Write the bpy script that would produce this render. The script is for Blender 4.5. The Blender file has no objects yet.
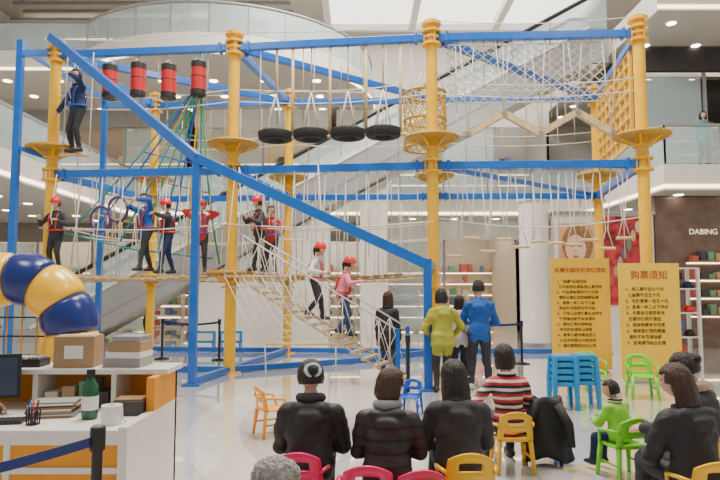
import bpy, bmesh, math, random
import numpy as np
from mathutils import Vector, Matrix, noise
random.seed(7)
V=Vector
scene=bpy.context.scene
# ------------------------------------------------------------------ materials
MC={}
def mat(name,col,rough=.5,metal=0,emis=0,bump=0,bscale=40,alpha=1,var=.0,vscale=6,coat=0,stretch=None):
    if name in MC: return MC[name]
    m=bpy.data.materials.new(name); m.use_nodes=True
    nt=m.node_tree; b=nt.nodes['Principled BSDF']
    b.inputs['Base Color'].default_value=(*col,1); b.inputs['Roughness'].default_value=rough
    b.inputs['Metallic'].default_value=metal
    if coat: b.inputs['Coat Weight'].default_value=coat
    if alpha<1: b.inputs['Alpha'].default_value=alpha
    if emis:
        b.inputs['Emission Color'].default_value=(*col,1); b.inputs['Emission Strength'].default_value=emis
    tc=nt.nodes.new('ShaderNodeTexCoord'); src=tc.outputs['Object']
    if stretch:
        mp=nt.nodes.new('ShaderNodeMapping'); mp.inputs['Scale'].default_value=stretch; nt.links.new(src,mp.inputs['Vector']); src=mp.outputs['Vector']
    if var:
        n=nt.nodes.new('ShaderNodeTexNoise'); n.inputs['Scale'].default_value=vscale; n.inputs['Detail'].default_value=4
        nt.links.new(src,n.inputs['Vector'])
        r=nt.nodes.new('ShaderNodeMapRange'); r.inputs['From Min'].default_value=.3; r.inputs['From Max'].default_value=.7
        r.inputs['To Min'].default_value=1-var; r.inputs['To Max'].default_value=1+var
        nt.links.new(n.outputs['Fac'],r.inputs['Value'])
        mx=nt.nodes.new('ShaderNodeVectorMath'); mx.operation='SCALE'; mx.inputs[0].default_value=col
        nt.links.new(r.outputs['Result'],mx.inputs['Scale']); nt.links.new(mx.outputs['Vector'],b.inputs['Base Color'])
    if bump:
        n=nt.nodes.new('ShaderNodeTexNoise'); n.inputs['Scale'].default_value=bscale; n.inputs['Detail'].default_value=3
        nt.links.new(src,n.inputs['Vector'])
        bp=nt.nodes.new('ShaderNodeBump'); bp.inputs['Strength'].default_value=bump; bp.inputs['Distance'].default_value=.02
        nt.links.new(n.outputs['Fac'],bp.inputs['Height']); nt.links.new(bp.outputs['Normal'],b.inputs['Normal'])
    MC[name]=m; return m
def stripemat(name,cols,scale,rough=.8):
    m=bpy.data.materials.new(name); m.use_nodes=True; nt=m.node_tree; b=nt.nodes['Principled BSDF']
    b.inputs['Roughness'].default_value=rough
    tc=nt.nodes.new('ShaderNodeTexCoord'); sp=nt.nodes.new('ShaderNodeSeparateXYZ'); nt.links.new(tc.outputs['Object'],sp.inputs[0])
    mu=nt.nodes.new('ShaderNodeMath'); mu.operation='MULTIPLY'; mu.inputs[1].default_value=scale; nt.links.new(sp.outputs['Z'],mu.inputs[0])
    fr=nt.nodes.new('ShaderNodeMath'); fr.operation='FRACT'; nt.links.new(mu.outputs[0],fr.inputs[0])
    cr=nt.nodes.new('ShaderNodeValToRGB'); cr.color_ramp.interpolation='CONSTANT'
    while len(cr.color_ramp.elements)<len(cols): cr.color_ramp.elements.new(.5)
    for i,c in enumerate(cols):
        cr.color_ramp.elements[i].position=i/len(cols); cr.color_ramp.elements[i].color=(*c,1)
    nt.links.new(fr.outputs[0],cr.inputs[0]); nt.links.new(cr.outputs[0],b.inputs['Base Color'])
    MC[name]=m; return m

YEL=mat('yellow_paint',(.84,.46,.004),.28,var=.08,coat=.4)
YELD=mat('yellow_ply',(.52,.29,.03),.5,var=.15,vscale=9)
BLUE=mat('blue_steel',(.003,.115,.50),.28,var=.08,coat=.3)
ROPE=mat('white_rope',(.66,.63,.56),.9,bump=.3,bscale=120)
ROPET=mat('tan_rope',(.46,.34,.18),.9,bump=.3,bscale=120)
WOOD=mat('pale_wood',(.60,.44,.23),.6,var=.2,vscale=14)
WOODB=mat('brown_wood',(.28,.16,.07),.6,var=.25,vscale=14)
BLK=mat('black_plastic',(.012,.012,.014),.45)
RUB=mat('tire_rubber',(.012,.012,.013),.75,bump=.4,bscale=60)
STEEL=mat('steel',(.45,.46,.48),.3,metal=.9)
GREYM=mat('grey_metal',(.30,.31,.32),.4,metal=.3)
WHITE=mat('white_wall',(.72,.69,.64),.6,var=.03)
WHITE2=mat('white_gloss',(.78,.76,.72),.25,var=.02)
GREYW=mat('grey_wall',(.30,.29,.28),.7,var=.05)
SOFF=mat('soffit_grey',(.52,.50,.46),.7,var=.04)
TRUSS=mat('escalator_cladding',(.36,.37,.38),.3,metal=.35,var=.05)
DARK=mat('dark_panel',(.035,.03,.03),.5,var=.2)
BROWN=mat('brown_stone',(.16,.10,.075),.3,var=.25,vscale=3)
GLASS=mat('glass_panel',(.60,.74,.78),.06,alpha=.36)
LAMP=mat('lamp_white',(1,.93,.82),.5,emis=12)
LAMPW=mat('lamp_warm',(1,.80,.55),.5,emis=5)
LAMPD=mat('lamp_dim',(1,.8,.6),.5,emis=1.0)
SKY=mat('skylight_panel',(1,.97,.92),.5,emis=2.2)
RED=mat('red_vinyl',(.50,.006,.012),.4,var=.1)
REDH=mat('red_helmet',(.70,.01,.01),.3)
ORG=mat('orange_panel',(.80,.30,.01),.45,var=.05)
PINKP=mat('pink_plastic',(.75,.015,.12),.3)
GRNP=mat('green_plastic',(.18,.62,.02),.3)
YELP=mat('yellow_plastic',(.85,.46,.01),.3)
ORGP=mat('orange_yellow_plastic',(.85,.33,.02),.3)
BLUP=mat('blue_plastic',(.01,.09,.52),.3)
LBLUP=mat('light_blue_plastic',(.015,.27,.58),.3)
NAVY=mat('navy_vinyl',(.005,.02,.15),.25)
SIGNY=mat('sign_yellow',(.86,.54,.04),.55,var=.03)
TXT=mat('sign_text',(.10,.045,.005),.7)
TXTR=mat('sign_heading',(.38,.04,.01),.7)
SKIN=mat('skin',(.62,.37,.26),.5,var=.05)
LIP=mat('lip',(.45,.12,.1),.5)
EYEW=mat('eye_white',(.8,.8,.78),.3)
HAIRB=mat('black_hair',(.014,.010,.009),.36,bump=.9,bscale=60,var=.5,vscale=60,stretch=(2,2,.12))
HAIRR=mat('brown_hair',(.050,.021,.012),.36,bump=.9,bscale=60,var=.5,vscale=60,stretch=(2,2,.12))
C=lambda n,c,**k: mat('cloth_'+n,c,.85,bump=.35,bscale=55,var=.15,**k)
cBLK=mat('cloth_black',(.016,.016,.020),.68,bump=.4,bscale=30,var=.25); cDK=C('charcoal',(.035,.035,.042)); cNAV=C('navy',(.015,.03,.09))
cJEAN=C('denim',(.04,.07,.16)); cLIME=C('olive_lime',(.36,.35,.04)); cBLU=C('blue',(.01,.09,.38))
cGRN=C('green',(.28,.60,.05)); cRED=C('red',(.50,.04,.04)); cPNK=C('pink',(.70,.22,.26)); cWHT=C('white',(.70,.67,.64))
cGRY=C('grey',(.26,.26,.27)); cBEI=C('beige',(.45,.35,.24)); cPUR=C('purple',(.14,.06,.20)); cTEAL=C('teal',(.05,.35,.33))
SHOE=mat('shoe_dark',(.03,.028,.026),.5); SHOEW=mat('shoe_white',(.6,.6,.6),.5)
STRP=stripemat('striped_knit',[(.45,.02,.03),(.65,.58,.52),(.45,.02,.03),(.02,.02,.03),(.60,.55,.50),(.02,.02,.03)],6.5)
CHECK=stripemat('check_scarf',[(.02,.02,.02),(.7,.7,.68)],30)
PUFF=stripemat('quilted_black',[(.022,.020,.024),(.022,.020,.024),(.022,.020,.024),(.004,.004,.005)],12,.6)

# ------------------------------------------------------------------ mesh builder
class MB:
    def __init__(s): s.v=[];s.f=[];s.m=[];s.sm=[];s.mats=[]
    def mi(s,m):
        if m not in s.mats: s.mats.append(m)
        return s.mats.index(m)
    def add(s,vs,fs,m,smooth=False,M=None):
        o=len(s.v); k=s.mi(m)
        for p in vs:
            p=V(p); s.v.append(M@p if M else p)
        for f in fs:
            s.f.append([i+o for i in f]); s.m.append(k); s.sm.append(smooth)
    def box(s,c,d,m,R=None):
        x,y,z=[q/2 for q in d]; c=V(c)
        vs=[V((a*x,b*y,e*z)) for a in(-1,1) for b in(-1,1) for e in(-1,1)]
        if R is not None: vs=[R@p for p in vs]
        s.add([p+c for p in vs],[(0,1,3,2),(4,6,7,5),(0,4,5,1),(2,3,7,6),(0,2,6,4),(1,5,7,3)],m)
    def bb(s,x0,x1,y0,y1,z0,z1,m): s.box(((x0+x1)/2,(y0+y1)/2,(z0+z1)/2),(abs(x1-x0),abs(y1-y0),abs(z1-z0)),m)
    def beam(s,a,b,w,h,m):
        a=V(a);b=V(b);d=b-a;L=d.length;d.normalize()
        up=V((0,0,1)) if abs(d.z)<.95 else V((0,1,0))
        r=d.cross(up).normalized();u=r.cross(d)
        s.box((a+b)/2,(w,L,h),m,Matrix((r,d,u)).transposed())
    def tube(s,pts,r,m,n=8,closed=False,smooth=True):
        pts=[V(p) for p in pts];N=len(pts)
        rr=r if isinstance(r,(list,tuple)) else [r]*N
        vs=[];u=None
        for i,p in enumerate(pts):
            if closed: t=pts[(i+1)%N]-pts[i-1]
            else: t=pts[min(i+1,N-1)]-pts[max(i-1,0)]
            t.normalize()
            if u is None: u=t.orthogonal()
            u=(u-t*u.dot(t)).normalized(); w=t.cross(u)
            for k in range(n):
                a=2*math.pi*k/n; vs.append(p+(u*math.cos(a)+w*math.sin(a))*rr[i])
        fs=[]
        for i in range(N if closed else N-1):
            j=(i+1)%N
            for k in range(n): fs.append((i*n+k,i*n+(k+1)%n,j*n+(k+1)%n,j*n+k))
        if not closed: fs+= [tuple(range(n-1,-1,-1)),tuple((N-1)*n+k for k in range(n))]
        s.add(vs,fs,m,smooth)
    def cyl(s,a,b,r,m,n=20,r2=None): 
        s.tube([a,b],[r,r if r2 is None else r2],m,n,smooth=False)
    def loft(s,rings,m,smooth=True,caps=True,closed=False):
        n=len(rings[0]);vs=[p for r in rings for p in r];fs=[];N=len(rings)
        for i in range(N-1):
            for k in range(n): fs.append((i*n+k,i*n+(k+1)%n,(i+1)*n+(k+1)%n,(i+1)*n+k))
        if caps: fs+=[tuple(range(n-1,-1,-1)),tuple((N-1)*n+k for k in range(n))]
        s.add(vs,fs,m,smooth)
    def capsule(s,a,b,ra,rb,m,n=12):
        a=V(a);b=V(b);d=(b-a);
        if d.length<1e-6: d=V((0,0,1e-4)); b=a+d
        d.normalize();P=[];R=[]
        for t in (80,60,40,20,0): q=math.radians(t);P.append(a-d*ra*math.sin(q));R.append(ra*math.cos(q))
        for t in (0,20,40,60,80): q=math.radians(t);P.append(b+d*rb*math.sin(q));R.append(rb*math.cos(q))
        s.tube(P,R,m,n)
    def ell(s,c,r,m,M3=None,nu=16,nv=10,fn=None):
        c=V(c);vs=[];fs=[]
        for i in range(nv+1):
            th=math.pi*(i+.02)/(nv+.04)
            for k in range(nu):
                a=2*math.pi*k/nu;d=V((math.sin(th)*math.cos(a),math.sin(th)*math.sin(a),math.cos(th)))
                q=fn(d) if fn else V((d.x*r[0],d.y*r[1],d.z*r[2]))
                if M3 is not None:q=M3@q
                vs.append(c+q)
        for i in range(nv):
            for k in range(nu): fs.append((i*nu+k,(i+1)*nu+k,(i+1)*nu+(k+1)%nu,i*nu+(k+1)%nu))
        fs+=[tuple(range(nu)),tuple(nv*nu+k for k in range(nu-1,-1,-1))]
        s.add(vs,fs,m,True)
    def shell(s,fn,nu,nv,th,m,skip=lambda i,j:False,M=None):
        vs=[];fs=[];e=.01
        def nrm(u,v):
            a=V(fn(u+e,v))-V(fn(u-e,v));b=V(fn(u,v+e))-V(fn(u,v-e));return a.cross(b).normalized()
        for sgn in(.5,-.5):
            for i in range(nu+1):
                for j in range(nv+1): 
                    u=i/nu;v=j/nv;vs.append(V(fn(u,v))+nrm(u,v)*th*sgn)
        K=(nu+1)*(nv+1);ix=lambda i,j:i*(nv+1)+j
        ok=lambda i,j:0<=i<nu and 0<=j<nv and not skip(i,j)
        for i in range(nu):
            for j in range(nv):
                if not ok(i,j):continue
                a,b,c,d=ix(i,j),ix(i+1,j),ix(i+1,j+1),ix(i,j+1)
                fs.append((a,b,c,d));fs.append((d+K,c+K,b+K,a+K))
                for (p,q,ni,nj) in((a,b,i,j-1),(b,c,i+1,j),(c,d,i,j+1),(d,a,i-1,j)):
                    if not ok(ni,nj): fs.append((q,p,p+K,q+K))
        s.add(vs,fs,m,True,M)
    def prism(s,poly,y0,y1,m):
        n=len(poly);vs=[(x,y0,z) for x,z in poly]+[(x,y1,z) for x,z in poly]
        fs=[tuple(range(n)),tuple(range(2*n-1,n-1,-1))]+[(i,i+n,(i+1)%n+n,(i+1)%n) for i in range(n)]
        s.add(vs,fs,m)
    def build(s,name,loc=(0,0,0),yaw=0,bevel=0,parent=None,scale=1):
        me=bpy.data.meshes.new(name);me.from_pydata([tuple(p) for p in s.v],[],s.f)
        for m in s.mats: me.materials.append(m)
        me.polygons.foreach_set('material_index',s.m);me.polygons.foreach_set('use_smooth',s.sm);me.update()
        bm=bmesh.new();bm.from_mesh(me);bmesh.ops.recalc_face_normals(bm,faces=bm.faces);bm.to_mesh(me);bm.free()
        o=bpy.data.objects.new(name,me);scene.collection.objects.link(o)
        o.location=loc;o.rotation_euler=(0,0,math.radians(yaw));o.scale=(scale,)*3
        if bevel:
            b=o.modifiers.new('bevel','BEVEL');b.width=bevel;b.segments=2;b.limit_method='ANGLE';b.angle_limit=math.radians(50)
        if parent:o.parent=parent
        return o
def empty(name,loc=(0,0,0)):
    o=bpy.data.objects.new(name,None);scene.collection.objects.link(o);o.location=loc;return o

# ------------------------------------------------------------------ people
def ik(a,t,l1,l2,hint):
    d=t-a;L=max(min(d.length,(l1+l2)*.995),abs(l1-l2)+.01);n=d.normalized()
    x=(l1*l1-l2*l2+L*L)/(2*L);h=math.sqrt(max(l1*l1-x*x,0))
    p=V(hint)-n*V(hint).dot(n)
    if p.length<1e-3:p=n.orthogonal()
    p.normalize();return a+n*x+p*h,a+n*L
def hand(mb,w,d,side,S,curl,sk,up):
    d=d.normalized();t=(side-d*side.dot(d)).normalized();n=d.cross(t).normalized()
    if n.dot(up)<0:n=-n
    rings=[]
    for q,wd,tk in((-.05,.15,.10),(.1,.19,.11),(.35,.23,.10),(.52,.21,.075)):
        rings.append([w+d*(q*S)+t*(math.cos(a)*wd*S)+n*(math.sin(a)*tk*S) for a in [k*math.pi/5 for k in range(10)]])
    mb.loft(rings,sk)
    for k,(off,ln) in enumerate(((.15,.44),(.05,.49),(-.05,.45),(-.15,.36))):
        p=w+d*(.47*S)+t*(off*S);pts=[p];dd=d.copy()
        for j,fr in enumerate((.42,.32,.26)):
            ang=curl*(.5+.4*j)
            dd=(d*math.cos(ang)-n*math.sin(ang)).normalized();dd=(dd+t*off*.35).normalized()
            p=p+dd*ln*S*fr;pts.append(p)
        mb.tube(pts,[.052*S,.048*S,.043*S,.03*S],sk,7)
    p=w+d*(.14*S)+t*(.14*S)
    a=(t*.75+d*.6-n*.15).normalized();b=(t*.25+d*.9-n*.35*min(curl+.3,1.2)).normalized()
    mb.tube([p,p+a*.2*S,p+a*.2*S+b*.17*S,p+a*.2*S+b*.3*S],[.065*S,.06*S,.05*S,.034*S],sk,7)
def headgeo(mb,c,M3,hh,sk,hair,hc,helmet,hat=None):
    def hf(d,k=1):
        x,y,z=d.x,d.y,d.z
        X=x*.36;Y=y*.42;Z=z*.5
        if z<0: f=1-.34*(-z)**1.4;X*=f
        if z<0 and y<0: Y*=1-.25*(-z)
        if z<-.3 and y>0: Y*=1-.12*(-z-.3)
        if y>.3:
            g=lambda a,b,s,q:math.exp(-((x-a)**2+(z-b)**2)/s)*q
            Y+=g(0,-.2,.02,.075)+g(0,-.05,.012,.03)-g(.33,.02,.02,.03)-g(-.33,.02,.02,.03)+g(0,-.52,.03,.02)+g(0,-.85,.04,.03)
        return V((X,Y,Z))*hh*k
    mb.ell(c,None,sk,M3,28,22,hf)
    P=lambda x,y,z:c+M3@(V((x,y,z))*hh)
    for sx in(-1,1):
        mb.ell(P(.135*sx,.365,.012),(.05*hh,.028*hh,.03*hh),EYEW,M3,10,6)
        mb.ell(P(.135*sx,.388,.012),(.026*hh,.015*hh,.027*hh),BLK,M3,8,6)
        mb.tube([P(.06*sx,.395,.085),P(.14*sx,.395,.105),P(.21*sx,.35,.085)],.014*hh,HAIRB if hc is None else hc,6)
        mb.ell(P(.365*sx,-.02,-.03),(.04*hh,.075*hh,.115*hh),sk,M3,10,8)
    mb.tube([P(-.09,.365,-.26),P(-.04,.398,-.25),P(0,.40,-.255),P(.04,.398,-.25),P(.09,.365,-.26)],[.006*hh,.02*hh,.022*hh,.02*hh,.006*hh],LIP,6)
    if hair:
        lg=hair in('bob','long')
        def hr(d):
            x,y,z=d.x,d.y,d.z
            an=math.atan2(y,x);st=math.sin(an*19+2*z)+.6*math.sin(an*31+1)
            rad=max(math.hypot(x,y),1e-4);ux,uy=x/rad,y/rad
            k=1.0+.014*st*min(1,rad*1.5)+.035*noise.noise(d*3+V((hh*50,0,0)))
            fx=.3+ (.12 if lg else 0)
            face= y>fx-.12 and z<.42+.1*abs(x)
            if lg and abs(x)>.74: face=False
            if face: return V((x*.345,y*.40,z*.5))*hh*.8
            q=V((x*.435,y*.49,z*.56))*k*hh
            if z>.5: q.x*=1+.08*(z-.5);q.y*=1+.08*(z-.5)
            if z<0 and lg:
                s_=-z;e=.55 if hair=='bob' else .98
                if s_<.88: f=1+.42*s_*(1-s_)-(.22 if hair=='bob' else .0)*s_**3;zz=-(s_/.88)**1.15*e
                else: f=(1-(s_-.88)/.12)*(.86 if hair=='bob' else 1.04);zz=-e
                q=V((ux*.435*f,uy*.47*f,zz))*k*hh
                if uy>.2: q.y=min(q.y,.1*hh)
                return q
            if not lg and z<-.5:
                return V((x*.345,y*.40,z*.5))*hh*.9
            return q
        mb.ell(c+M3@V((0,-.012,.0))*hh,None,hc,M3,60,32,hr)
        if hair=='bun': mb.ell(P(0,-.48,.16),(.19*hh,.16*hh,.18*hh),hc,M3,14,10)
        if hair=='pony': mb.tube([P(0,-.38,.2),P(0,-.54,.16),P(.02,-.58,-.1),P(.03,-.5,-.45),P(.02,-.44,-.7)],[.07*hh,.1*hh,.11*hh,.09*hh,.02*hh],hc,10)
    if helmet:
        def hl(d):
            x,y,z=d.x,d.y,d.z;q=V((x*.48,y*.55,z*.62))*hh*(1+.03*math.cos(math.atan2(x,z+.01)*10))
            if z<.05: q=V((x*.45,y*.52,.0+z*.08))*hh
            return q
        mb.ell(P(0,-.01,.1),None,helmet,M3,28,16,hl)
        ring=[P(.49*math.cos(a),.56*math.sin(a)-.01,.13) for a in [k*math.pi/12 for k in range(24)]]
        mb.tube(ring,.03*hh,helmet,6,closed=True)
        mb.tube([P(.34,.05,.1),P(.32,.12,-.2),P(.14,.22,-.5),P(0,.26,-.53),P(-.14,.22,-.5),P(-.32,.12,-.2),P(-.34,.05,.1)],.015*hh,BLK,5)
    if hat:
        def hl(d):
            x,y,z=d.x,d.y,d.z;k=1.22+.12*noise.noise(d*7)+.06*noise.noise(d*19)
            q=V((x*.58,y*.42,z*.46))*hh*k
            if y>.35 and z<.35: q=V((x*.335,y*.38,z*.5))*hh*.85
            return q
        mb.ell(P(0,-.01,.02),None,hat,M3,56,40,hl)
def person(name,loc,yaw=0,H=1.7,pelvis=(0,0,.52),lean=3,sl=0,twist=0,hands=((-.15,.05,.42),(.15,.05,.42)),
           feet=((-.065,0,.045),(.065,0,.045)),knee=(0,1,.2),elbow=((-.4,-1,-.3),(.4,-1,-.3)),head=(0,0),hs=1.03,
           top=cBLK,legs=cDK,shoes=SHOE,skin=SKIN,hair='short',hairc=HAIRB,helmet=None,hat=None,bulk=.012,coat=0,
           hood=None,voxel=.018,harness=None,lanyard=None,curl=.6,extra=None,wrk=.5,showhands=True,scarf=None,shw=.1):
    T=MB();segs=[]
    S=H;pel=V(pelvis)*S
    rl=math.radians(lean);rs=math.radians(sl);rt=math.radians(twist)
    D=V((math.sin(rs),math.sin(rl),math.cos(rl)*math.cos(rs))).normalized()
    D0=(D+V((0,0,1))*.6).normalized()
    R0=V((1,0,0));R1=V((math.cos(rt),math.sin(rt),0))
    def sp(t): return pel+D0*min(t,.1)*S+(D*(t-.1)*S if t>.1 else V((0,0,0)))
    def frame(t):
        k=max(0,min(1,t/.25));d=D0.lerp(D,k).normalized();r=R0.lerp(R1,k);r=(r-d*r.dot(d)).normalized();return r,d.cross(r)*1,d
    B=bulk
    prof=[(-.06,.055,.045,1),(-.03,.088,.066,1),(.03,.093,.07,1),(.1,.08,.06,1),(.18,.094,.068,.9),(.235,.098,.066,.6),(.268,.078,.054,.4),(.295,.046,.042,.2)]
    rings=[]
    for t,rx,ry,kb in prof:
        r,f,d=frame(t);c=sp(t);rx=(rx+B*kb)*S;ry=(ry+B*kb)*S
        rings.append([c+r*math.cos(a)*rx+f*math.sin(a)*ry for a in [k*math.pi/10 for k in range(20)]])
        segs.append((c-r*(rx-ry),c+r*(rx-ry),ry,ry,top if t>-.04 or coat else legs))
    T.loft(rings,top)
    nb=sp(.29);nt_=sp(.355)+frame(.3)[1]*.012*S
    T.capsule(nb,nt_,.036*S,.032*S,skin);segs.append((nb+D*.025*S,nt_,.036*S,.034*S,skin))
    if coat:
        rings=[]
        for q in(.04,-.02,-.06,-coat):
            g=.0 if q>-.03 else .012
            rings.append([pel+V((0,0,q*S))+V((math.cos(a)*(.1+B+g)*S,math.sin(a)*(.078+B+g)*S,0)) for a in [k*math.pi/10 for k in range(20)]])
        T.loft(rings,top);segs.append((pel+V((-.04*S,0,-.02*S)),pel+V((-.04*S,0,-coat*S+.01)),(.085+B)*S,(.09+B)*S,top));segs.append((pel+V((.04*S,0,-.02*S)),pel+V((.04*S,0,-coat*S+.01)),(.085+B)*S,(.09+B)*S,top))
    r,f,d=frame(.27)
    arms=[]
    for i,sx in enumerate((-1,1)):
        sh=sp(.246)+r*sx*(shw+B*.25)*S
        tgt=V(hands[i])*S
        el,wr=ik(sh,tgt,.17*S,.15*S,elbow[i])
        q=(.036+B*.5)*S,(.029+B*.5)*S,(.021+B*.35)*S
        T.capsule(sh,el,q[0],q[1],top);T.capsule(el,wr,q[1],q[2],top);T.capsule(sp(.258),sh,.036*S+B*S*.3,q[0],top)
        segs+=[(sh,el,q[0],q[1],top),(el,wr,q[1],q[2],top),(sp(.25),sh,.045*S,q[0],top)]
        arms.append((el,wr,sx))
    for i,sx in enumerate((-1,1)):
        hp=pel+V((sx*.052*S,0,-.01*S));tg=V(feet[i])*S
        kn,an=ik(hp,tg,.245*S,.235*S,V(knee[i]) if isinstance(knee[0],(tuple,list)) else V(knee))
        T.capsule(hp,kn,.058*S,.040*S,legs);T.capsule(kn,an,.041*S,.027*S,legs)
        T.capsule(kn.lerp(an,.15),kn.lerp(an,.5)+V((0,-.006*S,0)),.036*S,.034*S,legs)
        T.capsule(an+V((0,-.022*S,-.016*S)),an+V((0,.03*S,-.012*S)),.028*S,.028*S,shoes)
        T.capsule(an+V((0,.02*S,-.018*S)),an+V((0,.088*S,-.023*S)),.028*S,.021*S,shoes)
        segs+=[(hp,kn,.058*S,.04*S,legs),(kn,an,.041*S,.027*S,legs),(an+V((0,-.022*S,-.018*S)),an+V((0,.088*S,-.023*S)),.031*S,.026*S,shoes)]
    if hood:
        c=sp(.265)
        T.capsule(c+r*-.05*S+f*-.045*S,c+r*.05*S+f*-.045*S,.034*S,.034*S,hood)
        T.capsule(c+r*-.025*S+f*-.07*S-D*.04*S,c+r*.025*S+f*-.07*S-D*.04*S,.036*S,.036*S,hood)
        segs.append((c+r*-.05*S+f*-.05*S,c+r*.05*S+f*-.05*S,.042*S,.042*S,hood));segs.append((c+r*-.025*S+f*-.07*S-D*.04*S,c+r*.025*S+f*-.07*S-D*.04*S,.042*S,.042*S,hood))
    tmp=T.build('tmp');mo=tmp.modifiers.new('r','REMESH');mo.mode='VOXEL';mo.voxel_size=voxel
    sm=tmp.modifiers.new('s','SMOOTH');sm.factor=.5;sm.iterations=4
    dg=bpy.context.evaluated_depsgraph_get();ev=tmp.evaluated_get(dg);me=bpy.data.meshes.new_from_object(ev)
    co=np.zeros(len(me.vertices)*3);me.vertices.foreach_get('co',co);co=co.reshape(-1,3)
    no=np.zeros(len(me.vertices)*3);me.vertices.foreach_get('normal',no);no=no.reshape(-1,3)
    polys=[tuple(p.vertices) for p in me.polygons]
    cen=np.array([co[list(p)].mean(0) for p in polys])
    best=np.full(len(cen),1e9);bi=np.zeros(len(cen),int)
    for k,(a,b,ra,rb,m) in enumerate(segs):
        a=np.array(a);b=np.array(b);ab=b-a;L=max(ab.dot(ab),1e-9);t=np.clip(((cen-a)@ab)/L,0,1)
        dd=np.linalg.norm(cen-(a+t[:,None]*ab),axis=1)-(ra+(rb-ra)*t)
        w=dd<best;best[w]=dd[w];bi[w]=k
    G=MB()
    amp=.010*S*wrk
    def wr_(c):
        c=V(c);q=c.copy();q.z*=1.6
        return noise.noise(c*6)*amp*1.3+(.3-abs(noise.noise(q*7)))*amp*1.2
    G.v=[V(c)+V(n)*wr_(c) for c,n in zip(co,no)]
    for p,k in zip(polys,bi): G.f.append(list(p));G.m.append(G.mi(segs[k][4]));G.sm.append(True)
    dat=tmp.data;bpy.data.objects.remove(tmp);bpy.data.meshes.remove(dat);bpy.data.meshes.remove(me)
    c=sp(.3);G.tube([c+(r*math.cos(a)*.048+f*math.sin(a)*.046)*S for a in [k*math.pi/8 for k in range(16)]],.014*S,top if not scarf else scarf,8,closed=True)
    if scarf: G.tube([sp(.315)+(r*math.cos(a)*.05+f*math.sin(a)*.05)*S for a in [k*math.pi/8 for k in range(16)]],.022*S,scarf,8,closed=True)
    for el,wr,sx in arms:
        dv=(wr-el).normalized()
        if showhands: hand(G,wr+dv*.004*S,dv,(V((-sx*.6,.8,.3))),.105*S,curl,skin,V((sx,-.2,.4)))
    hp,hy=head;hh=S/7.6*hs
    Mh=(Matrix.Rotation(math.radians(hy)+rt,3,'Z')@Matrix.Rotation(-math.radians(hp)-rl*.4,3,'X'))
    hc=nt_+Mh@V((0,.06*hh,.40*hh))
    headgeo(G,hc,Mh,hh,skin,hair,hairc,helmet,hat)
    if harness:
        for t,g in((.04,.012),):
            rr_,ff,dd=frame(t);cc=sp(t);G.tube([cc+(rr_*math.cos(a)*(.098+B+g)+ff*math.sin(a)*(.074+B+g))*S for a in [k*math.pi/10 for k in range(20)]],.011*S,harness,6,closed=True)
        for sx in(-1,1):
            G.tube([sp(.05)+(r*sx*.05+f*(.078+B))*S,sp(.18)+(r*sx*.06+f*(.078+B))*S,sp(.265)+r*sx*.06*S+f*.05*S,sp(.275)+r*sx*.055*S-f*.03*S,sp(.18)+(r*sx*.04-f*(.078+B))*S,sp(.05)+(-f*(.08+B))*S],.009*S,harness,6)
    if lanyard:
        a=sp(.12)+f*(.075+B)*S;G.tube([a,a+V((0,.05,.15)),V((0,.06,lanyard-loc[2]))],.011,ROPE,6)
    if extra: extra(G,sp,frame,hc,Mh,hh,S)
    return G.build(name,loc,yaw)
def seated(name,loc,yaw=0,H=1.62,seat=.31,**k):
    pz=(seat+.095)/H
    d=dict(pelvis=(0,-.02,pz),feet=((-.08,.22,.045),(.08,.22,.045)),knee=(0,1,1.2),hands=((-.07,.2,pz+.06),(.07,.2,pz+.06)),
           elbow=((-.7,-.6,-.6),(.7,-.6,-.6)),voxel=.012,bulk=.02,lean=10,hs=1.10,wrk=.9,shw=.108)
    d.update(k);return person(name,loc,yaw,H,**d)

# ------------------------------------------------------------------ room shell
def floor_mat():
    m=bpy.data.materials.new('floor_stone');m.use_nodes=True;nt=m.node_tree;b=nt.nodes['Principled BSDF'];L=nt.links.new
    tc=nt.nodes.new('ShaderNodeTexCoord')
    br=nt.nodes.new('ShaderNodeTexBrick');br.offset=0;br.inputs['Scale'].default_value=1.0;br.inputs['Brick Width'].default_value=.8;br.inputs['Row Height'].default_value=.8
    br.inputs['Mortar Size'].default_value=.004;br.inputs['Color1'].default_value=(.66,.65,.63,1);br.inputs['Color2'].default_value=(.62,.61,.59,1);br.inputs['Mortar'].default_value=(.45,.44,.43,1)
    L(tc.outputs['Object'],br.inputs['Vector'])
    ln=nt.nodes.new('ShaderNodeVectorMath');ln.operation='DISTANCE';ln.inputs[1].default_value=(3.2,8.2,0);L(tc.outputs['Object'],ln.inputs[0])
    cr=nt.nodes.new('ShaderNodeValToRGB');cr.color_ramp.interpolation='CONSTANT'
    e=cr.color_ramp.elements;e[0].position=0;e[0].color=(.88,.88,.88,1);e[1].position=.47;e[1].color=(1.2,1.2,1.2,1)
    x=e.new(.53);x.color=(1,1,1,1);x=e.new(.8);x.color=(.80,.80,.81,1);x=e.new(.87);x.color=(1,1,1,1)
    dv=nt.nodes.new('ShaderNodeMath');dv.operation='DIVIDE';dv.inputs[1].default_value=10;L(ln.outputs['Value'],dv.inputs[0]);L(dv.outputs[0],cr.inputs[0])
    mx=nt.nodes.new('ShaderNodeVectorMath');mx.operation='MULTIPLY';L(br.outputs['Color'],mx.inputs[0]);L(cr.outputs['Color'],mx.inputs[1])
    L(mx.outputs['Vector'],b.inputs['Base Color']);b.inputs['Roughness'].default_value=.07
    b.inputs['Specular IOR Level'].default_value=.8
    b.inputs['Coat Weight'].default_value=1;b.inputs['Coat Roughness'].default_value=.02;b.inputs['Coat IOR'].default_value=1.7
    return m
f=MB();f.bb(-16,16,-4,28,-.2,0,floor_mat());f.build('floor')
f=MB();f.bb(-16.3,16.3,28,28.3,0,14,WHITE);f.build('wall_back')
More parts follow.
